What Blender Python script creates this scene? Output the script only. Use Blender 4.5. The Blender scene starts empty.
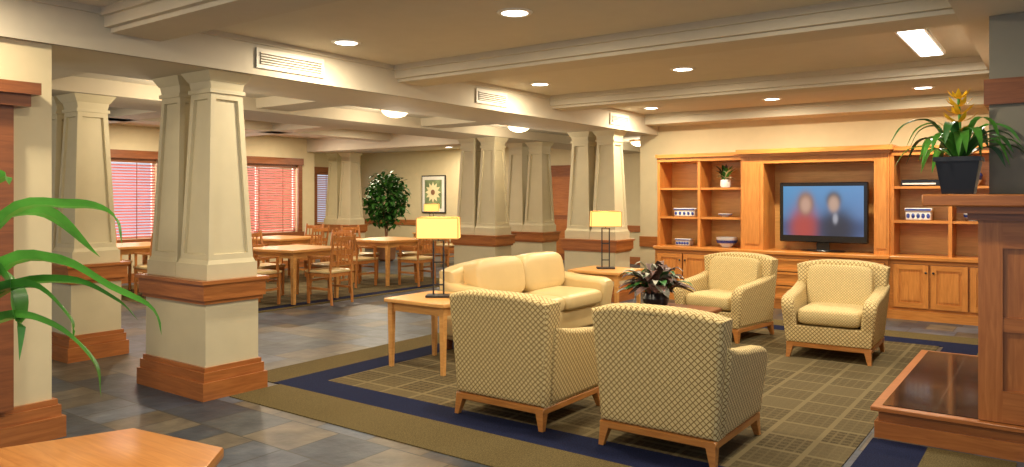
import bpy, bmesh, math, random
from mathutils import Vector, Matrix
random.seed(7)
sc=bpy.context.scene
sc.view_settings.view_transform='Standard'
sc.view_settings.look='None'
sc.view_settings.exposure=0.0

# ---------------- materials ----------------
def newmat(name):
    m=bpy.data.materials.new(name); m.use_nodes=True
    nt=m.node_tree; b=nt.nodes['Principled BSDF']
    return m,nt,b
def N(nt,t,**k):
    n=nt.nodes.new(t)
    for a,v in k.items():
        if a in n.inputs.keys(): n.inputs[a].default_value=v
        else: setattr(n,a,v)
    return n
def plain(name,c,r=.5,metal=0,var=.06,scale=6,bump=0,emit=None,es=0,transl=0):
    m,nt,b=newmat(name)
    b.inputs['Roughness'].default_value=r; b.inputs['Metallic'].default_value=metal
    tc=N(nt,'ShaderNodeTexCoord'); no=N(nt,'ShaderNodeTexNoise',Scale=scale,Detail=3.0)
    nt.links.new(tc.outputs['Object'],no.inputs['Vector'])
    rp=N(nt,'ShaderNodeValToRGB')
    rp.color_ramp.elements[0].position=.3; rp.color_ramp.elements[1].position=.7
    rp.color_ramp.elements[0].color=tuple(max(0,x*(1-var)) for x in c)+(1,)
    rp.color_ramp.elements[1].color=tuple(min(1,x*(1+var)) for x in c)+(1,)
    nt.links.new(no.outputs['Fac'],rp.inputs['Fac']); nt.links.new(rp.outputs['Color'],b.inputs['Base Color'])
    if bump:
        n2=N(nt,'ShaderNodeTexNoise',Scale=scale*12,Detail=4.0); nt.links.new(tc.outputs['Object'],n2.inputs['Vector'])
        bp=N(nt,'ShaderNodeBump',Strength=bump,Distance=.01)
        nt.links.new(n2.outputs['Fac'],bp.inputs['Height']); nt.links.new(bp.outputs['Normal'],b.inputs['Normal'])
    if emit:
        b.inputs['Emission Color'].default_value=tuple(emit)+(1,); b.inputs['Emission Strength'].default_value=es
    if transl:
        out=[n for n in nt.nodes if n.type=='OUTPUT_MATERIAL'][0]
        tr=N(nt,'ShaderNodeBsdfTranslucent'); nt.links.new(rp.outputs['Color'],tr.inputs['Color'])
        ms=N(nt,'ShaderNodeMixShader'); ms.inputs[0].default_value=transl
        nt.links.new(b.outputs[0],ms.inputs[1]); nt.links.new(tr.outputs[0],ms.inputs[2]); nt.links.new(ms.outputs[0],out.inputs['Surface'])
    return m
def wood(name,c1,c2,r=.32,sc_=(1.2,14,1)):
    m,nt,b=newmat(name); b.inputs['Roughness'].default_value=r
    uv=N(nt,'ShaderNodeUVMap'); mp=N(nt,'ShaderNodeMapping'); mp.inputs['Scale'].default_value=sc_
    nt.links.new(uv.outputs[0],mp.inputs['Vector'])
    no=N(nt,'ShaderNodeTexNoise',Scale=3.0,Detail=6.0,Distortion=1.0); nt.links.new(mp.outputs[0],no.inputs['Vector'])
    rp=N(nt,'ShaderNodeValToRGB'); rp.color_ramp.elements[0].position=.3; rp.color_ramp.elements[1].position=.7
    rp.color_ramp.elements[0].color=c1+(1,); rp.color_ramp.elements[1].color=c2+(1,)
    nt.links.new(no.outputs['Fac'],rp.inputs['Fac']); nt.links.new(rp.outputs['Color'],b.inputs['Base Color'])
    return m
def emis(name,c,s,sample=False):
    m,nt,b=newmat(name); b.inputs['Base Color'].default_value=c+(1,)
    b.inputs['Emission Color'].default_value=c+(1,); b.inputs['Emission Strength'].default_value=s
    if not sample:
        try: m.cycles.emission_sampling='NONE'
        except Exception: pass
    return m
M_wall=plain('wall_paint',(.62,.53,.33),.7,var=.03)
M_walltaupe=plain('taupe_paint',(.23,.21,.16),.7,var=.03)
M_ceil=plain('ceiling_paint',(.57,.52,.42),.8,var=.02)
M_beam=plain('beam_paint',(.54,.48,.365),.8,var=.02)
M_col=plain('column_paint',(.56,.495,.325),.55,var=.03)
M_wood=wood('cherry_wood',(.28,.09,.022),(.42,.15,.039))
M_woodv=wood('cherry_wood_vertical',(.31,.10,.024),(.45,.165,.044),sc_=(14,1.2,1))
M_cabw=wood('cabinet_wood',(.47,.17,.031),(.64,.265,.06))
M_cabv=wood('cabinet_wood_vertical',(.50,.18,.035),(.68,.28,.065),sc_=(14,1.2,1))
M_cabin=wood('cabinet_back_lit_tone',(.60,.31,.085),(.74,.41,.13))  # cubby backs paler than the cabinet: light inside the shelves put into the colour
M_wooddk=wood('dark_cherry_wood',(.17,.055,.018),(.27,.09,.028))
M_table=wood('honey_wood',(.36,.135,.03),(.50,.21,.052))
M_maple=wood('maple_wood',(.56,.27,.075),(.70,.37,.12))
M_chairw=wood('dining_chair_wood',(.38,.14,.035),(.54,.22,.06),sc_=(10,1.5,1))
M_black=plain('black_metal',(.015,.015,.018),.35)
M_tvb=plain('gloss_black_plastic',(.01,.01,.012),.15)
M_leather=plain('cream_leather',(.66,.50,.24),.35,var=.05,scale=3,bump=.05)
M_white=plain('white_enamel',(.8,.77,.7),.5)
M_vent=plain('vent_enamel',(.66,.61,.50),.5)
M_porc=plain('porcelain_white',(.75,.78,.8),.15)
M_blue=plain('porcelain_blue',(.03,.06,.3),.2,var=.4,scale=30)
M_slat=plain('blind_slat',(.78,.40,.36),.6,transl=.55)
M_leaf=plain('leaf_green',(.06,.24,.025),.35,var=.4,scale=8)
M_leafx=plain('ficus_leaf',(.035,.15,.018),.6,var=.5,scale=8)
M_leaff=plain('leaf_green_strap',(.085,.30,.04),.3,var=.35,scale=10,transl=.35)
M_leafdk=plain('leaf_dark_green',(.025,.11,.02),.45,var=.5,scale=9)
M_leafred=plain('leaf_burgundy',(.10,.05,.04),.45,var=.7,scale=25)
M_leafpale=plain('leaf_pale',(.35,.35,.28),.5,var=.3,scale=20)
M_yellow=plain('flower_yellow',(.85,.50,.02),.5,var=.2)
M_soil=plain('soil',(.03,.02,.012),.95)
M_pot=plain('black_pot',(.012,.013,.018),.3)
M_terra=plain('brown_pot',(.25,.12,.06),.6)
M_glass=emis('dome_glass',(1,.87,.62),2.2)
M_down=emis('downlight_lens',(1,.95,.82),9)
M_fluo=emis('fluorescent_lens',(1,.97,.88),7)
M_shade=emis('lamp_shade_linen',(1,.66,.17),.8)
M_gap=plain('vent_dark',(.16,.13,.09),.8)
M_pet=plain('petal_cream',(.85,.75,.45),.6)
M_art=plain('artwork_green',(.20,.26,.12),.7,var=.3)
M_book2=plain('book_tan',(.45,.33,.16),.6)

# slate
m,nt,b=newmat('slate_tile'); M_slate=m
tc=N(nt,'ShaderNodeTexCoord')
br=N(nt,'ShaderNodeTexBrick',offset=.5,squash=.6,squash_frequency=3,Scale=1.0); 
br.inputs['Color1'].default_value=(0,0,0,1); br.inputs['Color2'].default_value=(1,1,1,1); br.inputs['Mortar'].default_value=(.5,.5,.5,1)
br.inputs['Mortar Size'].default_value=.006; br.inputs['Brick Width'].default_value=.46; br.inputs['Row Height'].default_value=.40; br.inputs['Bias'].default_value=0
nt.links.new(tc.outputs['Object'],br.inputs['Vector'])
rp=N(nt,'ShaderNodeValToRGB'); cr=rp.color_ramp; cr.interpolation='CONSTANT'
cols=[(.042,.056,.082),(.068,.083,.108),(.098,.08,.056),(.06,.07,.078),(.083,.10,.13),(.12,.102,.075),(.036,.045,.06),(.08,.07,.055)]
cr.elements[0].color=cols[0]+(1,); cr.elements[1].position=.125; cr.elements[1].color=cols[1]+(1,)
for i in range(2,8):
    e=cr.elements.new(i/8); e.color=cols[i]+(1,)
nt.links.new(br.outputs['Color'],rp.inputs['Fac'])
no=N(nt,'ShaderNodeTexNoise',Scale=5.0,Detail=8.0); nt.links.new(tc.outputs['Object'],no.inputs['Vector'])
r2=N(nt,'ShaderNodeValToRGB'); r2.color_ramp.elements[0].position=.3; r2.color_ramp.elements[1].position=.7
r2.color_ramp.elements[0].color=(.55,.56,.6,1); r2.color_ramp.elements[1].color=(1.35,1.32,1.25,1)
nt.links.new(no.outputs['Fac'],r2.inputs['Fac'])
mx=N(nt,'ShaderNodeMix',data_type='RGBA',blend_type='MULTIPLY'); mx.inputs[0].default_value=1
nt.links.new(rp.outputs['Color'],mx.inputs[6]); nt.links.new(r2.outputs['Color'],mx.inputs[7])
mm=N(nt,'ShaderNodeMix',data_type='RGBA'); nt.links.new(br.outputs['Fac'],mm.inputs[0])
nt.links.new(mx.outputs[2],mm.inputs[6]); mm.inputs[7].default_value=(.03,.03,.028,1)
nt.links.new(mm.outputs[2],b.inputs['Base Color']); b.inputs['Roughness'].default_value=.42
b.inputs['Specular IOR Level'].default_value=.35
bp=N(nt,'ShaderNodeBump',Strength=.5,Distance=.02); nt.links.new(no.outputs['Fac'],bp.inputs['Height']); nt.links.new(bp.outputs['Normal'],b.inputs['Normal'])

def carpet(name,base,line=None,pitch=.3,lw=.035):
    m,nt,b=newmat(name); tc=N(nt,'ShaderNodeTexCoord')
    no=N(nt,'ShaderNodeTexNoise',Scale=140.0,Detail=2.0); nt.links.new(tc.outputs['Object'],no.inputs['Vector'])
    r=N(nt,'ShaderNodeValToRGB'); r.color_ramp.elements[0].position=.35; r.color_ramp.elements[1].position=.65
    r.color_ramp.elements[0].color=tuple(x*.6 for x in base)+(1,); r.color_ramp.elements[1].color=tuple(x*1.35 for x in base)+(1,)
    nt.links.new(no.outputs['Fac'],r.inputs['Fac']); out=r.outputs['Color']
    if line:
        br=N(nt,'ShaderNodeTexBrick',offset=0.0,Scale=1.0)
        br.inputs['Color1'].default_value=(0,0,0,1); br.inputs['Color2'].default_value=(.5,.5,.5,1); br.inputs['Mortar'].default_value=(1,1,1,1)
        br.inputs['Mortar Size'].default_value=lw; br.inputs['Mortar Smooth'].default_value=.1
        br.inputs['Brick Width'].default_value=pitch; br.inputs['Row Height'].default_value=pitch
        nt.links.new(tc.outputs['Object'],br.inputs['Vector'])
        br2=N(nt,'ShaderNodeTexBrick',offset=0.0,Scale=1.0)
        br2.inputs['Color1'].default_value=(0,0,0,1); br2.inputs['Color2'].default_value=(0,0,0,1); br2.inputs['Mortar'].default_value=(.55,.55,.55,1)
        br2.inputs['Mortar Size'].default_value=.007; br2.inputs['Brick Width'].default_value=pitch/5; br2.inputs['Row Height'].default_value=pitch/5
        nt.links.new(tc.outputs['Object'],br2.inputs['Vector'])
        mxx=N(nt,'ShaderNodeMix',data_type='RGBA',blend_type='LIGHTEN'); mxx.inputs[0].default_value=1
        nt.links.new(br.outputs['Color'],mxx.inputs[6]); nt.links.new(br2.outputs['Color'],mxx.inputs[7])
        mx=N(nt,'ShaderNodeMix',data_type='RGBA'); nt.links.new(mxx.outputs[2],mx.inputs[0])
        nt.links.new(out,mx.inputs[6]); mx.inputs[7].default_value=line+(1,); out=mx.outputs[2]
    nt.links.new(out,b.inputs['Base Color']); b.inputs['Roughness'].default_value=.95; b.inputs['Specular IOR Level'].default_value=.1
    return m
M_cfield=carpet('carpet_field',(.075,.056,.027),(.165,.128,.064),lw=.018)
M_colive=carpet('carpet_olive',(.115,.086,.036))
M_cblue=carpet('carpet_blue',(.010,.014,.042))

def fabric(name,c1,c2,pitch,lw):
    m,nt,b=newmat(name); uv=N(nt,'ShaderNodeUVMap'); mp=N(nt,'ShaderNodeMapping'); mp.inputs['Rotation'].default_value=(0,0,math.radians(45))
    nt.links.new(uv.outputs[0],mp.inputs['Vector'])
    br=N(nt,'ShaderNodeTexBrick',offset=0.0,Scale=1.0)
    br.inputs['Color1'].default_value=c1+(1,); br.inputs['Color2'].default_value=tuple(x*.9 for x in c1)+(1,); br.inputs['Mortar'].default_value=c2+(1,)
    br.inputs['Mortar Size'].default_value=lw; br.inputs['Mortar Smooth'].default_value=.3
    br.inputs['Brick Width'].default_value=pitch; br.inputs['Row Height'].default_value=pitch
    nt.links.new(mp.outputs[0],br.inputs['Vector'])
    nt.links.new(br.outputs['Color'],b.inputs['Base Color']); b.inputs['Roughness'].default_value=.85
    return m
M_fab=fabric('diamond_fabric',(.72,.57,.27),(.25,.155,.045),.026,.0036)
M_fab2=fabric('diamond_fabric_light',(.72,.57,.27),(.36,.25,.09),.018,.0022)

# ---------------- builder ----------------
class B:
    def __init__(s): s.bm=bmesh.new(); s.mats=[]
    def mi(s,m):
        if m not in s.mats: s.mats.append(m)
        return s.mats.index(m)
    def add(s,t,m,M=None):
        i=s.mi(m)
        bmesh.ops.recalc_face_normals(t,faces=t.faces)
        for f in t.faces: f.material_index=i; f.smooth=True
        if M is not None: t.transform(M)
        me=bpy.data.meshes.new('tmp'); t.to_mesh(me); t.free(); s.bm.from_mesh(me); bpy.data.meshes.remove(me)
    def hexa(s,c,m,bev=0,seg=2,M=None):
        t=bmesh.new(); v=[t.verts.new(p) for p in c]
        for f in ((0,3,2,1),(4,5,6,7),(0,1,5,4),(1,2,6,5),(2,3,7,6),(3,0,4,7)): t.faces.new([v[i] for i in f])
        if bev: bmesh.ops.bevel(t,geom=t.edges[:],offset=bev,segments=seg,affect='EDGES',profile=.5)
        s.add(t,m,M)
    def box(s,x0,x1,y0,y1,z0,z1,m,bev=0,seg=1,M=None):
        s.hexa([(x0,y0,z0),(x1,y0,z0),(x1,y1,z0),(x0,y1,z0),(x0,y0,z1),(x1,y0,z1),(x1,y1,z1),(x0,y1,z1)],m,bev,seg,M)
    def frust(s,cx,cy,z0,z1,w0,d0,w1,d1,m,panel=0,bev=0,M=None):
        c=[]
        for z,w,d in ((z0,w0/2,d0/2),(z1,w1/2,d1/2)):
            c+=[(cx-w,cy-d,z),(cx+w,cy-d,z),(cx+w,cy+d,z),(cx-w,cy+d,z)]
        if not panel: return s.hexa(c,m,bev,1,M)
        t=bmesh.new(); v=[t.verts.new(p) for p in c]
        fs=[]
        for f in ((0,1,5,4),(1,2,6,5),(2,3,7,6),(3,0,4,7)): fs.append(t.faces.new([v[i] for i in f]))
        t.faces.new([v[i] for i in (0,3,2,1)]); t.faces.new([v[i] for i in (4,5,6,7)])
        t.normal_update()
        bmesh.ops.inset_individual(t,faces=fs,thickness=panel,depth=0)
        bmesh.ops.inset_individual(t,faces=fs,thickness=.006,depth=-.022)
        s.add(t,m,M)
    def ext(s,pts,d0,d1,m,plane='xz',bev=0,seg=2,M=None,fn=None):
        t=bmesh.new()
        def mk(p,d):
            return {'xz':(p[0],d,p[1]),'yz':(d,p[0],p[1]),'xy':(p[0],p[1],d)}[plane]
        a=[t.verts.new(mk(p,d0)) for p in pts]; b_=[t.verts.new(mk(p,d1)) for p in pts]
        t.faces.new(a); t.faces.new(b_[::-1]); n=len(pts)
        for i in range(n): t.faces.new([a[i],b_[i],b_[(i+1)%n],a[(i+1)%n]])
        bmesh.ops.recalc_face_normals(t,faces=t.faces)
        if bev:
            t.faces.ensure_lookup_table()
            caps={t.faces[0],t.faces[1]}
            es=[e for e in t.edges if any(f in caps for f in e.link_faces)]
            bmesh.ops.bevel(t,geom=es,offset=bev,segments=seg,affect='EDGES',profile=.5)
        if fn:
            for v in t.verts: v.co=fn(v.co.copy())
        s.add(t,m,M)
    def lathe(s,prof,c,m,n=24,M=None,cap=True):
        t=bmesh.new(); rings=[]
        for r,z in prof:
            rings.append([t.verts.new((c[0]+max(r,1e-4)*math.cos(2*math.pi*i/n),c[1]+max(r,1e-4)*math.sin(2*math.pi*i/n),c[2]+z)) for i in range(n)])
        for a,b_ in zip(rings,rings[1:]):
            for i in range(n): t.faces.new([a[i],a[(i+1)%n],b_[(i+1)%n],b_[i]])
        if cap: t.faces.new(rings[0][::-1]); t.faces.new(rings[-1])
        s.add(t,m,M)
    def cyl(s,x,y,z0,z1,r,m,r1=None,n=20,M=None): s.lathe([(r,z0),(r if r1 is None else r1,z1)],(x,y,0),m,n,M)
    def tube(s,pts,r,m,n=8,M=None):
        pts=[Vector(p) for p in pts]; t=bmesh.new(); rings=[]
        for i,p in enumerate(pts):
            d=(pts[min(i+1,len(pts)-1)]-pts[max(i-1,0)]).normalized()
            up=Vector((0,0,1)) if abs(d.z)<.9 else Vector((1,0,0))
            u=d.cross(up).normalized(); w=d.cross(u)
            rr=r[i] if isinstance(r,(list,tuple)) else r
            rings.append([t.verts.new(p+rr*(math.cos(2*math.pi*k/n)*u+math.sin(2*math.pi*k/n)*w)) for k in range(n)])
        for a,b_ in zip(rings,rings[1:]):
            for k in range(n): t.faces.new([a[k],a[(k+1)%n],b_[(k+1)%n],b_[k]])
        t.faces.new(rings[0][::-1]); t.faces.new(rings[-1]); s.add(t,m,M)
    def cushion(s,c,h,m,e=.35,n=28,M=None,e2=None):
        t=bmesh.new(); e2=e2 or e
        sp=lambda v,p: math.copysign(abs(v)**p,v)
        rows=[]
        for j in range(1,n//2):
            ph=-math.pi/2+math.pi*j/(n//2); row=[]
            for i in range(n):
                th=2*math.pi*i/n
                row.append(t.verts.new((c[0]+h[0]*sp(math.cos(ph),e2)*sp(math.cos(th),e),c[1]+h[1]*sp(math.cos(ph),e2)*sp(math.sin(th),e),c[2]+h[2]*sp(math.sin(ph),e2))))
            rows.append(row)
        for a,b_ in zip(rows,rows[1:]):
            for i in range(n): t.faces.new([a[i],a[(i+1)%n],b_[(i+1)%n],b_[i]])
        t.faces.new(rows[0][::-1]); t.faces.new(rows[-1]); s.add(t,m,M)
    def leaf(s,pts,w,m,n=14,fold=.25,side=None,clamp=None):
        P=[Vector(p) for p in pts]; P=[2*P[0]-P[1]]+P+[2*P[-1]-P[-2]]
        q=[]; segs=len(P)-3
        for k in range(n+1):
            u=k/n*segs; i=min(int(u),segs-1); f=u-i; a,b_,c,d=P[i:i+4]
            q.append(.5*((2*b_)+(c-a)*f+(2*a-5*b_+4*c-d)*f*f+(3*b_-a-3*c+d)*f**3))
        t=bmesh.new(); rows=[]
        for k,p in enumerate(q):
            d=(q[min(k+1,n)]-q[max(k-1,0)]).normalized()
            sd=d.cross(Vector((0,0,1)))
            if sd.length<.1: sd=Vector((1,0,0))
            sd.normalize()
            if side is not None:
                sd=(sd+Vector(side)); sd-=d*sd.dot(d); sd.normalize()
            up=sd.cross(d)
            x=k/n; ww=w*(.35+.65*math.sin(min(1,x*2.2)*math.pi/2))*(1-max(0,(x-.45)/.55)**1.8)*.5+.0006
            row=[p-sd*ww+up*ww*fold,p,p+sd*ww+up*ww*fold]
            if clamp: row=[clamp(v.copy()) for v in row]
            rows.append([t.verts.new(v) for v in row])
        for a,b_ in zip(rows,rows[1:]):
            for i in range(2): t.faces.new([a[i],a[i+1],b_[i+1],b_[i]])
        s.add(t,m)
    def mesh(s,name,uvs=True):
        me=bpy.data.meshes.new(name); s.bm.normal_update()
        uv=s.bm.loops.layers.uv.new('UVMap')
        for f in s.bm.faces:
            n=f.normal; ax=max(range(3),key=lambda i:abs(n[i]))
            for l in f.loops:
                c=l.vert.co
                l[uv].uv=(c.y,c.z) if ax==0 else ((c.x,c.z) if ax==1 else (c.x,c.y))
        s.bm.to_mesh(me); s.bm.free()
        for m in s.mats: me.materials.append(m)
        try: me.set_sharp_from_angle(angle=math.radians(38))
        except Exception: pass
        return me
    def done(s,name,loc=(0,0,0),rz=0,wn=False):
        return place(s.mesh(name),name,loc,rz,wn)
def place(me,name,loc=(0,0,0),rz=0,wn=False):
    o=bpy.data.objects.new(name,me); sc.collection.objects.link(o); o.location=loc; o.rotation_euler=(0,0,math.radians(rz))
    if wn:
        w=o.modifiers.new('wn','WEIGHTED_NORMAL'); w.keep_sharp=True
    return o
def sbox(name,*a,**k):
    b=B(); b.box(*a,**k); return b.done(name)

# ---------------- room shell ----------------
ZC=2.72; ZB=2.57; ZS=2.44
sbox('floor',-16.6,3.2,-2.0,15.3,-.1,0,M_slate)
b=B(); h=.006
b.box(-5.02,-.2,3.3,3.75,0,h,M_colive); b.box(-5.5,-.2,8.85,9.25,0,h,M_colive); b.box(-5.5,-5.1,3.75,8.85,0,h,M_colive); b.box(-.64,-.2,3.75,5.08,0,h,M_colive)
b.box(-.64,-.2,7.25,8.85,0,h,M_colive)
b.box(-5.1,-.64,3.75,4.05,0,h,M_cblue); b.box(-5.1,-.64,8.55,8.85,0,h,M_cblue); b.box(-5.1,-4.8,4.05,8.55,0,h,M_cblue); b.box(-.94,-.64,4.05,5.08,0,h,M_cblue); b.box(-.94,-.64,7.25,8.55,0,h,M_cblue)
b.box(-4.8,-.98,4.05,8.55,0,h,M_cfield)
b.done('lounge_carpet')
b=B(); b.box(-12.6,-8.3,5.45,10.3,0,h,M_colive); b.box(-12.0,-8.7,5.75,9.9,h,h+.001,M_cfield); b.box(-8.62,-8.42,5.6,10.2,h,h+.001,M_cblue); b.done('dining_carpet')

sbox('wall_tv_side',-5.35,1.2,10.76,10.9,0,2.9,M_wall)
sbox('wall_corridor',-5.35,-5.2,10.9,15,0,2.9,M_wall)
sbox('wall_back',-16.5,-5.2,15,15.15,0,2.9,M_wall)
sbox('wall_right',1.0,1.15,5.2,10.76,0,2.9,M_wall)
wl=B(); X=-13
wins=[(4.55,7.1),(8.3,10.15)]
y=-2
for a,c in wins:
    wl.box(X-.15,X,y,a,0,2.9,M_wall); wl.box(X-.15,X,a,c,0,.75,M_wall); wl.box(X-.15,X,a,c,2.15,2.9,M_wall); y=c
wl.box(X-.15,X,y,10.6,0,2.9,M_wall); wl.done('wall_left')
sbox('wall_jog',-16.5,-13.15,10.45,10.6,0,2.9,M_wall)
w2=B(); w2.box(-16.5,-16.35,10.6,13.4,0,2.9,M_wall); w2.box(-16.5,-16.35,13.4,14.8,0,.75,M_wall); w2.box(-16.5,-16.35,13.4,14.8,2.15,2.9,M_wall); w2.box(-16.5,-16.35,14.8,15,0,2.9,M_wall); w2.done('wall_alcove')
def window(n,x,y0,y1):
    b=B(); z0,z1=.75,2.15
    b.box(x,x+.04,y0-.1,y0,z0-.1,z1+.12,M_wooddk); b.box(x,x+.04,y1,y1+.1,z0-.1,z1+.12,M_wooddk)
    b.box(x,x+.06,y0-.12,y1+.12,z1,z1+.14,M_wooddk); b.box(x,x+.08,y0-.12,y1+.12,z0-.1,z0,M_wooddk)
    b.box(x-.12,x-.08,y0,y1,z0,z0+.05,M_white); b.box(x-.12,x-.08,y0,y1,z1-.05,z1,M_white)
    for yy in (y0+.02,(y0+y1)/2,y1-.02): b.box(x-.12,x-.08,yy-.025,yy+.025,z0,z1,M_white)
    z=z0+.02
    while z<z1-.08:
        b.hexa([(x-.06,y0+.01,z),(x-.02,y0+.01,z+.026),(x-.02,y1-.01,z+.026),(x-.06,y1-.01,z),(x-.06,y0+.01,z+.003),(x-.02,y0+.01,z+.029),(x-.02,y1-.01,z+.029),(x-.06,y1-.01,z+.003)],M_slat)
        z+=.05
    for yy in (y0+.35,(y0+y1)/2,y1-.35): b.box(x-.018,x-.015,yy-.006,yy+.006,z0,z1-.05,M_wooddk)
    b.box(x-.07,x-.01,y0+.01,y1-.01,z1-.07,z1,M_wooddk)
    b.done('window_%d'%n)
window(1,-13,4.55,7.1); window(2,-13,8.3,10.15); window(3,-16.35,13.4,14.8)
b=B(); b.box(-13,-12.97,-2,4.4,.72,.84,M_wood); b.box(-13,-12.97,-2,10.6,0,.16,M_wood); b.box(-13,-12.97,7.25,8.15,.65,.77,M_wood); b.done('baseboard_left')
b=B(); b.box(-5.35,-4.86,10.73,10.76,0,.16,M_wood); b.box(-5.35,-4.86,10.73,10.76,.71,.87,M_wood); b.box(-.4,.99,10.73,10.76,0,.16,M_wood); b.done('baseboard_tv_side')
b=B(); b.box(-16.35,-5.35,14.97,15,0,.16,M_wood); b.box(-16.35,-5.35,14.97,15,.71,.85,M_wood); b.done('baseboard_back')
def door(n,x0,x1):
    b=B(); y=14.96
    b.box(x0-.1,x0,y-.02,y,.0,2.1,M_wooddk); b.box(x1,x1+.1,y-.02,y,0,2.1,M_wooddk); b.box(x0-.1,x1+.1,y-.02,y,2.1,2.22,M_wooddk)
    b.box(x0,x1,y-.01,y-.002,0,2.1,M_wooddk)
    for z0,z1 in ((.15,.95),(1.05,1.95)): b.frust((x0+x1)/2,y-.015,z0,z1,x1-x0-.25,.02,x1-x0-.25,.02,M_wood)
    b.cyl(x1-.08,y-.04,.98,1.02,.03,M_black); b.done('door_%d'%n)
door(1,-9.9,-9.0)

# ceiling
sbox('ceiling',-16.6,3.2,-2.0,15.3,ZC,ZC+.15,M_ceil)
def soff(n,x0,x1,y0,y1,z,m=M_beam): sbox('trim_%d'%n,x0,x1,y0,y1,z,ZC,m)
soff(1,-5.98,-5.04,-2,10.76,ZS); soff(2,-8.12,-7.18,-2,11.4,ZS); soff(3,-7.18,-5.98,-2,15,2.58,M_ceil)
soff(4,-8.12,-7.18,11.4,15,ZS)
k=5
for y in (-.25,2.4,5.05,7.7):
    b=B(); b.box(-5.04,-.5,y,y+.42,ZB+.03,ZC,M_beam); b.box(-5.04,-.5,y+.04,y+.38,ZB,ZB+.03,M_beam); b.box(-5.04,-.5,y-.03,y+.45,ZC-.05,ZC,M_beam); b.done('trim_%d'%k); k+=1
    b=B(); b.box(-13,-8.12,y,y+.42,ZB,ZC,M_beam); b.box(-13,-8.12,y-.03,y+.45,ZC-.05,ZC,M_beam); b.done('trim_%d'%k); k+=1
    b=B(); b.box(-7.18,-5.98,y,y+.42,ZS+.03,2.58,M_beam); b.done('trim_%d'%k); k+=1
b=B(); b.box(-.5,-.15,-2,10.76,ZB,ZC,M_ceil); b.box(-.53,-.12,-2,10.76,ZC-.05,ZC,M_beam); b.done('trim_%d'%k); k+=1
b=B(); b.box(-5.04,-.5,10.3,10.76,ZB,ZC,M_beam); b.box(-5.04,-.5,10.27,10.76,ZC-.05,ZC,M_beam); b.done('trim_%d'%k); k+=1
b=B(); b.box(-16.4,-8.12,10.4,10.9,ZS,ZC,M_beam); b.box(-10.9,-10.5,-2,10.4,ZB,ZC,M_beam); b.done('trim_%d'%k); k+=1
b=B(); b.box(-5.06,-5.03,-2,10.3,ZS+.0,ZS+.03,M_beam); b.box(-5.07,-5.02,-2,10.3,ZC-.04,ZC,M_beam); b.done('trim_%d'%k); k+=1

def vent(y0,y1):
    b=B(); x=-5.035; z0,z1=2.495,2.65
    b.box(x,x+.012,y0,y1,z0,z1,M_vent); b.box(x+.012,x+.014,y0+.03,y1-.03,z0+.03,z1-.03,M_gap)
    for i in range(5):
        z=z0+.035+i*.02; b.box(x+.012,x+.024,y0+.03,y1-.03,z,z+.009,M_vent)
    b.done('air_vent')
vent(3.54,4.2); vent(6.25,6.8); vent(9.2,9.75)

def dl(x,y,z):
    b=B(); b.lathe([(.085,-.002),(.09,-.010),(.115,-.006),(.12,0)],(x,y,z),M_white,24,cap=False)
    b.cyl(x,y,z-.006,z-.003,.087,M_down); b.done('recessed_downlight')
WC=(1,.855,.635)
def area(x,y,z,w,size,col=WC,rot=(0,0,0),sy=None,spread=None,name='downlight_lamp'):
    l=bpy.data.lights.new(name,'AREA'); l.energy=w; l.size=size; l.color=col
    if sy: l.shape='RECTANGLE'; l.size_y=sy
    else: l.shape='DISK'
    if spread: l.spread=math.radians(spread)
    o=bpy.data.objects.new(name,l); o.location=(x,y,z); o.rotation_euler=rot; sc.collection.objects.link(o); return o
for x in (-4.58,-2.93,-1.25):
    for y in (1.3,4.05,6.8,9.55):
        if x==-1.25 and y==6.8: continue
        dl(x,y,ZC); area(x,y,ZC-.02,(34 if y<9 else 46),.17)
for x in (-9.6,-11.9):
    for y in (3.9,6.6,9.3):
        dl(x,y,ZC); area(x,y,ZC-.02,44,.17)
for x,y in ((-9.5,12.6),(-13.5,12.8)):
    dl(x,y,ZC); area(x,y,ZC-.02,95,.2)
dl(-12.3,14.2,ZC); area(-12.3,14.2,ZC-.02,35,.2)  # extra downlight, added to lift the dim back wall
b=B(); b.box(-.98,-.78,6.05,7.25,ZC-.03,ZC,M_white); b.box(-.96,-.80,6.08,7.22,ZC-.036,ZC-.03,M_fluo); b.done('fluorescent_ceiling_light')
area(-.88,6.65,ZC-.05,50,.16,col=(1,.93,.8),sy=1.1,name='fluorescent_lamp')
def point(x,y,z,w,r,col,name):
    l=bpy.data.lights.new(name,'POINT'); l.energy=w; l.shadow_soft_size=r; l.color=col
    o=bpy.data.objects.new(name,l); o.location=(x,y,z); sc.collection.objects.link(o)
for y in (1.4,4.0,6.6,9.2,13.2):  # farthest dome and its lamp are added to brighten the back wall
    x=-6.58; z=2.58
    b=B(); b.lathe([(.19,0),(.19,-.03),(.175,-.035),(.175,0)],(x,y,z),M_maple,28)
    b.lathe([(.17,-.03),(.16,-.06),(.12,-.095),(.06,-.115),(.01,-.12)],(x,y,z),M_glass,28); b.done('dome_ceiling_light')
    point(x,y,z-.3,28,.12,(1,.84,.61),'dome_lamp')

b=B(); b.box(-5.93,-5.08,-2,2.10,0,ZS,M_wall)
for z0,z1,e in ((0,.13,.06),(.13,.2,.04),(.2,.235,.025)): b.box(-5.93-e,-5.08+e,-2,2.1+e,z0,z1,M_wood)
b.box(-5.10,-5.0,1.2,1.86,.235,2.03,M_wooddk); b.box(-5.12,-4.94,1.1,1.93,2.03,2.10,M_wooddk); b.box(-5.12,-4.90,1.06,1.97,2.10,2.17,M_wooddk)
b.done('wall_pillar_end')

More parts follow.
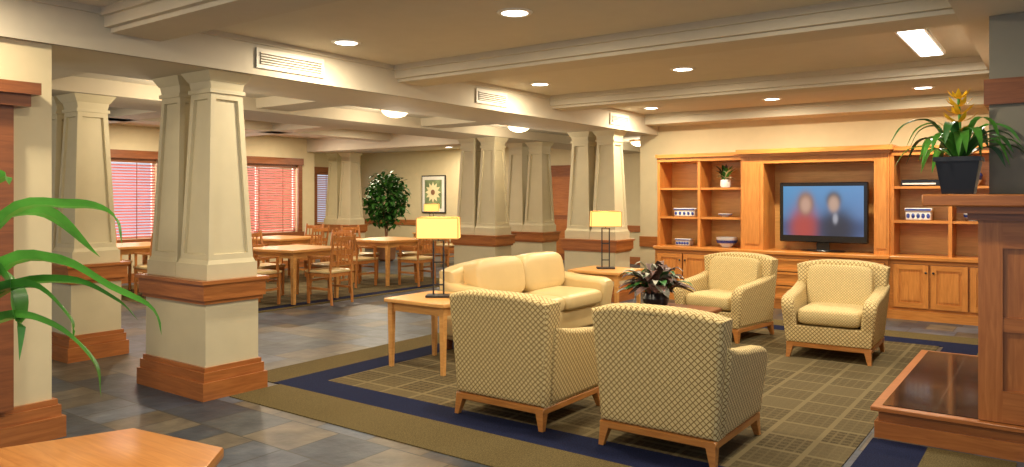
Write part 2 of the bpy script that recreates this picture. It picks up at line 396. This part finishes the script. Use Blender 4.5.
# columns
def column_pair(x1,y0,name='column_pair'):
    b=B(); x0=x1-.94; y1=y0+.55; cx=(x0+x1)/2; cy=(y0+y1)/2
    for z0,z1,e in ((0,.13,0),(.13,.20,.018),(.2,.235,.033)): b.box(x0+e,x1-e,y0+e,y1-e,z0,z1,M_wood)
    b.box(x0+.05,x1-.05,y0+.05,y1-.05,.235,.72,M_col)
    b.box(x0+.03,x1-.03,y0+.03,y1-.03,.70,.73,M_wood); b.box(x0+.01,x1-.01,y0+.01,y1-.01,.73,.85,M_wood); b.box(x0-.01,x1+.01,y0-.01,y1+.01,.85,.875,M_wood)
    for px in (cx-.212,cx+.212):
        b.frust(px,cy,.875,.99,.418,.43,.418,.43,M_col)
        b.frust(px,cy,.99,1.02,.405,.41,.385,.385,M_col)
        b.frust(px,cy,1.02,2.28,.38,.38,.27,.27,M_col,panel=.06)
        b.frust(px,cy,2.28,2.31,.30,.30,.30,.30,M_col)
        b.frust(px,cy,2.31,2.37,.27,.27,.29,.29,M_col)
        b.frust(px,cy,2.37,ZS,.30,.30,.38,.38,M_col)
    return b.done(name)
column_pair(-5.04,3.1); column_pair(-7.18,3.1); column_pair(-5.04,9.4); column_pair(-7.18,9.4); column_pair(-7.18,10.75)
column_pair(-12.35,11.0)

# ---------------- TV cabinet ----------------
b=B()
XL,XA,XB,XR=-4.84,-3.55,-1.71,-.42; YF=10.3; YW=10.755
W,V=M_cabw,M_cabv
b.box(XL+.03,XR-.03,10.26,YW,0,.09,M_wooddk)
b.box(XL,XR,10.22,YW,.09,.72,W)
b.box(XL-.015,XR+.03,10.17,YW,.72,.77,W,bev=.01)
b.box(XL-.01,XR+.01,10.19,10.22,.0,.11,W)
def pdoor(x0,x1,z0,z1,y,knob=None,drawer=False):
    b.box(x0-.006,x1+.006,y-.006,y,z0-.006,z1+.006,M_wooddk)
    b.box(x0,x1,y-.02,y,z0,z1,V if not drawer else W)
    w=.06 if not drawer else .03
    b.box(x0,x0+w,y-.034,y-.02,z0,z1,V); b.box(x1-w,x1,y-.034,y-.02,z0,z1,V)
    b.box(x0+w,x1-w,y-.034,y-.02,z0,z0+w,W); b.box(x0+w,x1-w,y-.034,y-.02,z1-w,z1,W)
    if not drawer: b.frust((x0+x1)/2,y-.024,z0+w+.03,z1-w-.03,x1-x0-2*w-.06,.014,x1-x0-2*w-.06,.014,V)
    kx,kz=knob; b.cushion((kx,y-.045,kz),(.014,.014,.014),M_black,e=1,n=12)
for s0,s1 in ((XL,XA),(XB,XR)):
    w=(s1-s0-.08)/3
    for i in range(3):
        a=s0+.04+i*w; pdoor(a+.012,a+w-.012,.15,.67,10.22,knob=((a+w-.04) if i%2==0 else a+.04,.58))
w=(XB-XA-.06)/2
b.box(XA,XB,10.17,10.22,.09,.72,W)
for i in range(2):
    a=XA+.03+i*w
    for j in range(3):
        z0=.14+j*.185; pdoor(a+.012,a+w-.012,z0,z0+.17,10.17,knob=(a+w/2,z0+.085),drawer=True)
b.box(XA-.02,XB+.02,10.12,10.2,.72,.77,W,bev=.01)
b.box(XL,XR,YW-.02,YW,.77,2.03,M_cabin)
for x in (XL,(XL+XA)/2-.02,XA-.04,XB,(XB+XR)/2-.02,XR-.04): b.box(x,x+.04,YF,YW-.02,.77,2.03,V)
b.box(XA,XA+.30,10.22,YW-.02,.77,2.03,V); b.box(XB-.17,XB,10.22,YW-.02,.77,2.03,V)
b.box(XA+.05,XA+.25,10.21,10.22,.85,1.95,V); b.box(XB-.14,XB-.03,10.21,10.22,.85,1.95,V)
b.box(XA+.3,XB-.17,10.22,YW-.02,1.94,2.03,W)
for s0,s1 in ((XL,XA),(XB,XR)):
    for z in (1.17,1.59): b.box(s0+.04,s1-.04,YF+.015,YW-.02,z,z+.03,W)
    b.box(s0,s1,YF-.01,YW,2.0,2.06,W); b.box(s0-.015,s1+.02,YF-.04,YW,2.06,2.11,W)
b.box(XA-.02,XB+.02,10.18,YW,2.03,2.07,W); b.box(XA-.05,XB+.05,10.13,YW,2.07,2.13,W)
b.done('entertainment_cabinet')
# TV
b=B(); tx0,tx1,tz0,tz1=-3.07,-1.97,.89,1.68; ty=10.34
b.box(tx0,tx1,ty,ty+.07,tz0,tz1,M_tvb,bev=.012); b.box(-2.6,-2.44,ty+.02,ty+.05,.79,.92,M_tvb)
b.cushion((-2.52,ty+.03,.787),(.28,.1,.012),M_tvb,e=.8)
tv=b.done('television')
def tvcol(u,v):
    c=[.08+.05*u,.20+.12*v,.42+.2*v]
    def bl(c,col,cx,cy,rx,ry,s=2.4):
        d=math.sqrt(((u-cx)/rx)**2+((v-cy)/ry)**2); f=1/(1+math.exp((d-1)*s*2)); return [c[i]*(1-f)+col[i]*f for i in range(3)]
    c=bl(c,(.04,.08,.20),.5,.15,.7,.2)
    c=bl(c,(.50,.07,.06),.27,.15,.17,.42); c=bl(c,(.30,.14,.07),.29,.66,.10,.22,3); c=bl(c,(.60,.36,.27),.29,.62,.065,.16,3)
    c=bl(c,(.03,.035,.06),.68,.14,.20,.40); c=bl(c,(.06,.05,.05),.64,.72,.085,.16,3); c=bl(c,(.58,.38,.29),.64,.64,.065,.16,3); c=bl(c,(.4,.4,.46),.66,.35,.03,.10,3)
    return c
me=bpy.data.meshes.new('screen'); nx,nz=64,40; vs=[];fs=[]
for j in range(nz+1):
    for i in range(nx+1): vs.append((tx0+.05+(tx1-tx0-.1)*i/nx,ty-.002,tz0+.09+(tz1-tz0-.14)*j/nz))
for j in range(nz):
    for i in range(nx): a=j*(nx+1)+i; fs.append((a,a+1,a+nx+2,a+nx+1))
me.from_pydata(vs,[],fs); ca=me.color_attributes.new('Col','FLOAT_COLOR','POINT')
for j in range(nz+1):
    for i in range(nx+1): ca.data[j*(nx+1)+i].color=tuple(tvcol(i/nx,j/nz))+(1,)
m,nt,bb=newmat('tv_screen'); at=N(nt,'ShaderNodeVertexColor'); at.layer_name='Col'
nt.links.new(at.outputs[0],bb.inputs['Emission Color']); bb.inputs['Emission Strength'].default_value=.85; bb.inputs['Base Color'].default_value=(.01,.01,.01,1); bb.inputs['Roughness'].default_value=.3
me.materials.append(m); so=bpy.data.objects.new('screen',me); sc.collection.objects.link(so); so.parent=tv

def bowl(x,y,z,r=.11,h=.08,name='porcelain_bowl'):
    b=B(); b.lathe([(r*.45,0),(r*.5,.012),(r*.9,h*.5),(r,h),(r*.93,h),(r*.8,h*.5),(.01,.02)],(x,y,z),M_porc); b.lathe([(r*.91,h*.42),(r*1.01,h*.72)],(x,y,z),M_blue,cap=False); b.done(name)
def jar(x,y,z,w=.3,h=.1,name='porcelain_box'):
    b=B(); b.box(x-w/2,x+w/2,y-.08,y+.08,z,z+h*.7,M_porc,bev=.01)
    for i in range(5):
        xx=x-w/2+.03+i*(w-.06)/4; b.cushion((xx,y-.082,z+h*.35),(.02,.006,h*.22),M_blue,e=1,n=12)
    b.box(x-w/2-.01,x+w/2+.01,y-.09,y+.09,z+h*.7,z+h,M_porc,bev=.01); b.box(x-w/2,x+w/2,y-.093,y-.089,z+h*.78,z+h*.92,M_blue); b.done(name)
jar(-4.47,10.5,1.203,.32,.12); bowl(-3.88,10.5,1.203,.10,.05); jar(-4.5,10.5,.773,.22,.1); bowl(-3.85,10.48,.773,.15,.14)
jar(-1.42,10.5,1.203,.28,.15); bowl(-.85,10.5,1.203,.1,.1)
b=B(); b.lathe([(.05,0),(.09,.06),(.10,.12),(.05,.2),(.035,.23),(.05,.25)],(-.85,10.5,1.623),M_porc); b.lathe([(.093,.07),(.103,.12),(.085,.155)],(-.85,10.5,1.623),M_blue,cap=False); b.done('porcelain_vase')
b=B(); b.box(-1.6,-1.15,10.35,10.68,1.623,1.70,M_tvb,bev=.006); b.box(-1.58,-1.22,10.345,10.35,1.64,1.66,M_white); b.done('video_player')
b=B(); b.lathe([(.06,0),(.075,.03),(.07,.10),(.06,.11)],(-3.87,10.48,1.623),M_porc)
random.seed(3)
for i in range(60):
    a=random.uniform(0,6.28); r=random.uniform(.03,.19); z=random.uniform(.0,.24); p=Vector((-3.87,10.48,1.72))
    q=p+Vector((math.cos(a)*r,math.sin(a)*r*.6,z)); b.leaf([p,(p+q)/2+Vector((0,0,.03)),q],.06,random.choice([M_leaf,M_pet,M_pet,M_leafred,M_leafdk]),n=5)
b.done('flower_arrangement')

# ---------------- fireplace ----------------
b=B(); hx=-.94; XE=.99
b.box(hx,XE,5.12,7.2,0,.10,M_wood); b.box(hx+.02,XE,5.14,7.18,.10,.165,M_wood); b.box(hx-.02,XE,5.10,7.22,.165,.195,M_wood,bev=.005)
m,nt,bb=newmat('hearth_black_tile'); tc=N(nt,'ShaderNodeTexCoord'); br=N(nt,'ShaderNodeTexBrick',offset=0.0,Scale=1.0)
br.inputs['Color1'].default_value=(.012,.011,.010,1); br.inputs['Color2'].default_value=(.02,.018,.015,1); br.inputs['Mortar'].default_value=(.07,.06,.045,1); br.inputs['Mortar Size'].default_value=.004
br.inputs['Brick Width'].default_value=.31; br.inputs['Row Height'].default_value=.31; nt.links.new(tc.outputs['Object'],br.inputs['Vector']); nt.links.new(br.outputs['Color'],bb.inputs['Base Color']); bb.inputs['Roughness'].default_value=.1
M_hearth=m
b.box(hx+.04,-.38,5.16,7.16,.195,.20,M_hearth)
fx=-.37
b.box(fx,XE,5.17,5.75,.2,1.36,M_woodv); b.box(fx,XE,6.6,7.18,.2,1.36,M_woodv); b.box(fx,XE,5.75,6.6,.95,1.36,M_woodv); b.box(fx+.3,XE,5.75,6.6,.2,.95,M_hearth)
yf=5.17
b.box(fx-.02,fx+.10,yf-.025,yf,.2,1.36,M_woodv); b.box(fx+.1,XE,yf-.025,yf,.2,.38,M_wood); b.box(fx+.1,XE,yf-.025,yf,1.2,1.36,M_wood); b.box(fx+.1,XE,yf-.02,yf,.72,.80,M_wood)
b.box(fx+.55,fx+.65,yf-.025,yf,.38,1.2,M_woodv)
b.box(fx-.07,XE,5.10,7.24,1.36,1.40,M_wooddk); b.box(fx-.12,XE,5.06,7.28,1.40,1.44,M_wood); b.box(-.66,XE,4.98,7.36,1.44,1.51,M_wood,bev=.008)
b.box(-.345,XE,5.28,7.15,1.51,2.04,M_walltaupe); b.box(-.37,XE,5.25,7.18,2.04,2.19,M_wooddk); b.box(-.345,XE,5.28,7.15,2.19,ZB-.003,M_walltaupe)
b.box(-.11,XE,5.28,7.15,ZB-.003,ZC-.003,M_walltaupe)
b.done('fireplace')
# bromeliad
b=B(); px,py,pz=-.485,5.125,1.512
b.frust(px,py,pz,pz+.19,.16,.16,.22,.22,M_pot); b.frust(px,py,pz+.19,pz+.215,.24,.24,.24,.24,M_pot); b.box(px-.1,px+.1,py-.1,py+.1,pz+.215,pz+.218,M_soil)
random.seed(11)
def cl(v):
    if v.x>-.40: v.y=min(v.y,5.235)
    return v
for i in range(28):
    a=i*2.4; L=random.uniform(.24,.38); up=random.uniform(.05,.22); d=Vector((math.cos(a),math.sin(a),0)); p=Vector((px,py,pz+.2))
    b.leaf([p+d*.02,p+d*L*.4+Vector((0,0,up)),p+d*L*.8+Vector((0,0,up*.95)),p+d*L*1.05+Vector((0,0,up*.95-.09-.05*random.random()))],.055,M_leaff if i%3 else M_leafdk,n=12,clamp=cl)
b.tube([(px,py,pz+.2),(px+.005,py,pz+.4),(px-.005,py,pz+.6)],.008,M_leaf)
for lv in range(6):
    for i in range(5):
        a=i*1.256+lv*.7; z=pz+.33+lv*.045; L=.125-.012*lv; d=Vector((math.cos(a),math.sin(a),0)); p=Vector((px,py,z))
        b.leaf([p,p+d*L*.6+Vector((0,0,.02)),p+d*L+Vector((0,0,.06))],.03,M_yellow,n=6)
b.done('potted_bromeliad')

# ---------------- armchair ----------------
def armchair_mesh():
    b=B()
    for sx in (-1,1):
        for sy in (-1,1):
            x,y=sx*.315,sy*.325; ox,oy=sx*.02,sy*.025
            b.hexa([(x+ox-.015,y+oy-.015,0),(x+ox+.015,y+oy-.015,0),(x+ox+.015,y+oy+.015,0),(x+ox-.015,y+oy+.015,0),(x-.03,y-.03,.13),(x+.03,y-.03,.13),(x+.03,y+.03,.13),(x-.03,y+.03,.13)],M_table)
    b.box(-.35,.35,-.355,.355,.10,.145,M_table,bev=.006)
    b.hexa([(-.35,-.33,.145),(.35,-.33,.145),(.35,.36,.145),(-.35,.36,.145),(-.36,-.33,.3),(.36,-.33,.3),(.36,.365,.3),(-.36,.365,.3)],M_fab,bev=.012)
    HW=.40
    pts=[(-.35,.145),(.35,.145)]
    for i in range(13):
        t=i/12; x=HW-2*HW*t; pts.append((x,.812+.05*(1-abs(2*t-1)**3.0)))
    def lean(v):
        k=max(0,(v.z-.15)/.7); v.y-=.085*k**1.3
        v.y+=.05*(abs(v.x)/.37)**2*k
        return v
    side=[(.35+(HW-.35)*t,.145+(.812-.145)*t) for t in (.25,.5,.75)]
    pts=pts[:2]+side+pts[2:]+[(-p[0],p[1]) for p in side[::-1]]
    b.ext(pts,-.36,-.19,M_fab,'xz',bev=.035,seg=3,fn=lean)
    for s in (-1,1):
        o=[(-.30,.15),(.355,.15),(.365,.30),(.385,.43),(.38,.50),(.35,.545),(.29,.568),(.15,.585),(0,.60),(-.15,.625),(-.30,.66)]
        def fl(v,s=s):
            v.x+=s*.045*max(0,(v.z-.15)/.45); return v
        x0,x1=(s*.36,s*.245)
        b.ext(o,min(x0,x1),max(x0,x1),M_fab,'yz',bev=.032,seg=3,fn=fl)
    b.cushion((0,.075,.385),(.265,.30,.085),M_fab2,e=.22,e2=.45)
    Mb=Matrix.Translation((0,-.185,.60))@Matrix.Rotation(math.radians(8),4,'X')
    b.cushion((0,0,0),(.285,.07,.225),M_fab2,e=.25,e2=.35,M=Mb)
    for v in b.bm.verts: v.co.x*=1.04; v.co.y*=1.05
    return b.mesh('armchair')
ac=armchair_mesh()
place(ac,'armchair',(-3.01,4.34,.007),0,True); place(ac,'armchair',(-1.885,4.35,.007),0,True)
place(ac,'armchair',(-2.93,7.93,.007),170,True); place(ac,'armchair',(-1.72,7.56,.007),182,True)

# ---------------- sofa ----------------
b=B()
for x in (-.9,.9):
    for y in (-.36,.36): b.frust(x,y,0,.1,.05,.05,.07,.07,M_wooddk)
b.box(-.94,.94,-.40,.38,.09,.32,M_leather,bev=.03,seg=3)
pts=[(-.95,.12),(.95,.12),(.95,.76)]+[(.95-1.90*t/14,.76+.07*(1-abs(2*t/14-1)**4)) for t in range(1,14)]+[(-.95,.76)]
def ln(v): v.y-=.07*max(0,(v.z-.12)/.7); return v
b.ext(pts,-.40,-.20,M_leather,'xz',bev=.05,seg=3,fn=ln)
for s in (-1,1):
    o=[(-.40,.12),(.42,.12),(.44,.35),(.47,.50),(.45,.56),(.38,.59),(.1,.60),(-.2,.63),(-.44,.70)]
    x0,x1=sorted((s*.76,s*.98)); b.ext(o,x0,x1,M_leather,'yz',bev=.06,seg=4)
for i in (-1,1):
    b.cushion((i*.38,.10,.40),(.38,.36,.095),M_leather,e=.22,e2=.5)
    Mb=Matrix.Translation((i*.39,-.19,.655))@Matrix.Rotation(math.radians(10),4,'X')
    b.cushion((0,0,0),(.40,.14,.215),M_leather,e=.3,e2=.5,M=Mb)
b.done('leather_sofa',(-4.48,6.48,.007),-90,True)

# ---------------- side tables & lamps ----------------
def side_table():
    b=B(); b.box(-.35,.35,-.33,.33,.565,.60,M_maple,bev=.006)
    b.box(-.30,.30,-.28,.28,.49,.565,M_maple)
    for x in (-.3,.3):
        for y in (-.28,.28): b.frust(x,y,0,.565,.032,.032,.05,.05,M_maple)
    return b.mesh('side_table')
st=side_table(); place(st,'side_table',(-4.45,5.0,.007)); place(st,'side_table',(-4.5,8.12,.007))
def lamp_mesh():
    b=B(); b.box(-.11,.11,-.07,.07,0,.02,M_black,bev=.004)
    for x in (-.045,.045): b.box(x-.007,x+.007,-.007,.007,.02,.50,M_black)
    for z in (.1,.3,.49): b.box(-.052,.052,-.006,.006,z,z+.012,M_black)
    b.box(-.005,.005,-.005,.005,.5,.66,M_black)
    w0,w1,d0,d1,z0,z1=.185,.175,.11,.105,.52,.70
    c=lambda w,d,z:[(-w,-d,z),(w,-d,z),(w,d,z),(-w,d,z)]
    A=c(w0,d0,z0); T=c(w1,d1,z1)
    t=bmesh.new(); a=[t.verts.new(p) for p in A]; u=[t.verts.new(p) for p in T]
    for i in range(4): t.faces.new([a[i],a[(i+1)%4],u[(i+1)%4],u[i]])
    b.add(t,M_shade)
    for w,d,z in ((w0,d0,z0),(w1,d1,z1)):
        b.box(-w,w,-d-.002,-d+.004,z-.004,z+.004,M_maple); b.box(-w,w,d-.004,d+.002,z-.004,z+.004,M_maple)
    for sx in (-1,1):
        for sy in (-1,1): b.box(sx*.181-.004,sx*.181+.004,sy*.108-.004,sy*.108+.004,z0,z1,M_maple)
    b.box(-.17,.17,-.004,.004,.66,.668,M_black); b.box(-.004,.004,-.1,.1,.66,.668,M_black)
    return b.mesh('table_lamp')
lm=lamp_mesh()
for x,y,r in ((-4.45,5.0,35),(-4.52,8.15,35)):
    place(lm,'table_lamp',(x,y,.609),r); point(x,y,1.24,8,.05,(1,.72,.38),'table_lamp_bulb')
place(st,'side_table',(-12.6,13.9,0)); place(lm,'table_lamp',(-12.6,13.9,.602),35); point(-12.6,13.9,1.24,9,.05,(1,.72,.38),'table_lamp_bulb')

b=B(); b.box(-3.25,-2.6,5.75,6.95,.40,.44,M_wooddk,bev=.008); b.box(-3.2,-2.65,5.8,6.9,.33,.40,M_wooddk)
for x in (-3.19,-2.66):
    for y in (5.81,6.89): b.frust(x,y,0.007,.34,.04,.04,.06,.06,M_wooddk)
b.done('coffee_table')
b=B(); cx,cy,cz=-3.12,6.6,.441
b.lathe([(.07,0),(.11,.03),(.13,.09),(.11,.14),(.10,.145)],(cx,cy,cz),M_pot)
random.seed(5)
for i in range(95):
    a=random.uniform(0,6.28); r=random.uniform(.08,.34); z=random.uniform(.02,.32)*(1.2-r*2)
    p=Vector((cx,cy,cz+.12)); q=p+Vector((math.cos(a)*r,math.sin(a)*r,z+.02)); q2=q+Vector((math.cos(a)*.06,math.sin(a)*.06,-.03))
    b.leaf([p+(q-p)*.4,q*.6+p*.4+Vector((0,0,.05)),q,q2],random.uniform(.06,.11),random.choice([M_leafdk,M_leafred,M_leafred,M_leafpale,M_leafred]),n=6,fold=.3)
b.done('flower_centerpiece')
b=B(); b.box(-2.9,-2.68,6.3,6.55,.441,.456,M_book2); b.done('magazine')

# ---------------- dining ----------------
def dchair():
    b=B()
    for x in (-.2,.2):
        b.frust(x,.2,0,.44,.03,.03,.04,.04,M_chairw)
        b.tube([(x,-.24,0),(x,-.21,.44),(x,-.24,.7),(x,-.29,.96)],.02,M_chairw,n=6)
        b.box(x-.012,x+.012,-.2,.2,.2,.23,M_chairw)
    b.box(-.23,.23,-.22,.24,.43,.47,M_leather,bev=.015,seg=2); b.box(-.21,.21,-.2,.22,.38,.43,M_chairw)
    for z,y in ((.90,-.275),(.72,-.243),(.56,-.225)): b.box(-.2,.2,y-.012,y+.012,z-.03,z+.03,M_chairw)
    for x in (-.1,-.03,.04,.11): b.box(x-.012,x+.005,-.262,-.25,.56,.9,M_chairw)
    for x in (-.22,.22):
        b.box(x-.02,x+.02,-.22,.18,.64,.665,M_chairw); b.frust(x,.16,.44,.64,.025,.025,.03,.03,M_chairw)
    return b.mesh('dining_chair')
dc=dchair()
def dtable():
    b=B(); b.box(-.5,.5,-.5,.5,.71,.75,M_maple,bev=.006); b.box(-.42,.42,-.42,.42,.63,.71,M_maple)
    for x in (-.41,.41):
        for y in (-.41,.41): b.frust(x,y,0,.71,.045,.045,.06,.06,M_maple)
    return b.mesh('dining_table')
dt=dtable()
def dset(x,y,rot=0,ch=(0,1,2,3),R=.68):
    z=.009
    place(dt,'dining_table',(x,y,z),rot)
    for i in ch:
        a=math.radians(rot+90*i); place(dc,'dining_chair',(x-R*math.sin(a)*-1,y-R*math.cos(a),z),rot+90*i,False)
dset(-8.95,6.95,5); dset(-11.5,5.9,0); dset(-9.45,9.3,0); dset(-11.4,8.5,10)
dset(-10.6,12.9,0)
b=B(); cx,cy=-12.6,12.35
b.lathe([(.14,0),(.2,.05),(.23,.36),(.25,.4),(.2,.4)],(cx,cy,0),M_terra); 
random.seed(9)
for k in range(4):
    a=k*1.6; b.tube([(cx,cy,.38),(cx+.05*math.cos(a),cy+.05*math.sin(a),.9),(cx+.2*math.cos(a),cy+.2*math.sin(a),1.5)],[.02,.016,.008],M_terra,n=6)
for i in range(1200):
    u=Vector((random.gauss(0,1),random.gauss(0,1),random.gauss(0,1))).normalized()*random.uniform(.3,1)**.6
    p=Vector((cx+u.x*.52,cy+u.y*.52,1.42+u.z*.68)); d=Vector((random.uniform(-1,1),random.uniform(-1,1),random.uniform(-.9,.3))).normalized()*.15
    b.leaf([p,p+d*.5+Vector((0,0,.015)),p+d],.08,M_leafx,n=3)
b.done('potted_ficus')
b=B(); ax,az,ay=-13.5,1.55,14.99
b.box(ax-.42,ax+.42,ay-.03,ay,az-.5,az+.5,M_black); b.box(ax-.39,ax+.39,ay-.035,ay-.03,az-.47,az+.47,M_white); b.box(ax-.30,ax+.30,ay-.038,ay-.035,az-.38,az+.38,M_art)
for i in range(12):
    a=i*math.pi/6; d=Vector((math.cos(a),0,math.sin(a))); p=Vector((ax,ay-.045,az+.05)); q=Vector((-d.z,0,d.x))
    t=bmesh.new(); vv=[t.verts.new(p+d*.05-q*.012),t.verts.new(p+d*.17-q*.05),t.verts.new(p+d*.28),t.verts.new(p+d*.17+q*.05),t.verts.new(p+d*.05+q*.012)]; t.faces.new(vv); b.add(t,M_pet)
b.cushion((ax,ay-.05,az+.05),(.07,.01,.07),M_terra,e=1); b.done('framed_flower_picture')

# ---------------- foreground ----------------
b=B(); P=[(-3.24,1.67),(-2.70,1.75),(-2.52,1.55),(-2.60,1.05),(-3.2,.98),(-3.42,1.2)]
b.ext(P,.45,.50,M_table,'xy',bev=.012,seg=2)
c=Vector((-2.96,1.36)); P2=[tuple(c+(Vector(p)-c)*.85) for p in P]; b.ext(P2,.37,.45,M_table,'xy')
for p in (P[0],P[2],P[3],P[5]):
    q=c+(Vector(p)-c)*.75; b.frust(q.x,q.y,0,.38,.045,.045,.06,.06,M_table)
b.done('accent_table')
b=B(); rx,ry=-2.42,.70
b.lathe([(.12,0),(.17,.04),(.19,.32),(.2,.36),(.16,.36)],(rx,ry,0),M_terra); b.tube([(rx,ry,.34),(rx+.01,ry,.7),(rx,ry,1.05)],.018,M_terra)
R=(rx,ry,1.03)
LV=[([R,(-2.277,.815,1.43),(-2.127,.924,1.473),(-2.04,.99,1.45),(-2.015,1.006,1.37)],.045),
([R,(-2.277,.815,1.305),(-2.15,.91,1.32),(-2.04,.99,1.25),(-1.95,1.05,1.20),(-1.935,1.07,1.13)],.065),
([R,(-2.277,.815,1.24),(-2.14,.93,1.27),(-2.03,1.0,1.22),(-1.98,1.03,1.17)],.045),
([R,(-2.33,.78,1.30),(-2.275,.83,1.27),(-2.255,.845,1.18),(-2.25,.85,1.06)],.10),
([R,(-2.277,.815,1.17),(-2.16,.90,1.15),(-2.08,.96,1.06),(-2.065,.975,.965)],.055),
([R,(-2.35,.76,1.45),(-2.28,.82,1.55),(-2.26,.83,1.53)],.05),
([R,(-2.3,.78,1.22),(-2.2,.86,1.26),(-2.13,.92,1.18),(-2.12,.93,1.12)],.05),
([R,(-2.5,.6,1.4),(-2.6,.5,1.45),(-2.8,.35,1.3)],.07),([R,(-2.6,.75,1.35),(-2.8,.8,1.4),(-3.0,.85,1.2)],.07),([R,(-2.45,.55,1.3),(-2.5,.35,1.35),(-2.55,.15,1.1)],.07),
([R,(-2.45,.8,1.35),(-2.5,1.0,1.45),(-2.55,1.2,1.3)],.07)]
for p,w in LV: b.leaf(p,w,M_leaff,n=22,fold=.35,side=(0,0,.7))
b.done('potted_dracaena')

# ---------------- window daylight (outside the glass) ----------------
for x,y0,y1 in ((-13.6,4.55,7.1),(-13.6,8.3,10.15)):
    area(x,(y0+y1)/2,1.6,75,y1-y0,col=(1,.84,.78),rot=(math.radians(90),0,math.radians(-90)),sy=1.5,name='window_daylight')
w=bpy.data.worlds.new('World'); sc.world=w; w.use_nodes=True
bg=w.node_tree.nodes['Background']; bg.inputs['Color'].default_value=(.80,.87,1,1); bg.inputs['Strength'].default_value=.8

cam=bpy.data.cameras.new('Camera'); cam.sensor_width=36; cam.lens=26.47; cam.shift_y=-.0366
co=bpy.data.objects.new('Camera',cam); co.location=(0,0,1.5); co.rotation_euler=(math.radians(90),0,math.radians(36.1)); sc.collection.objects.link(co); sc.camera=co
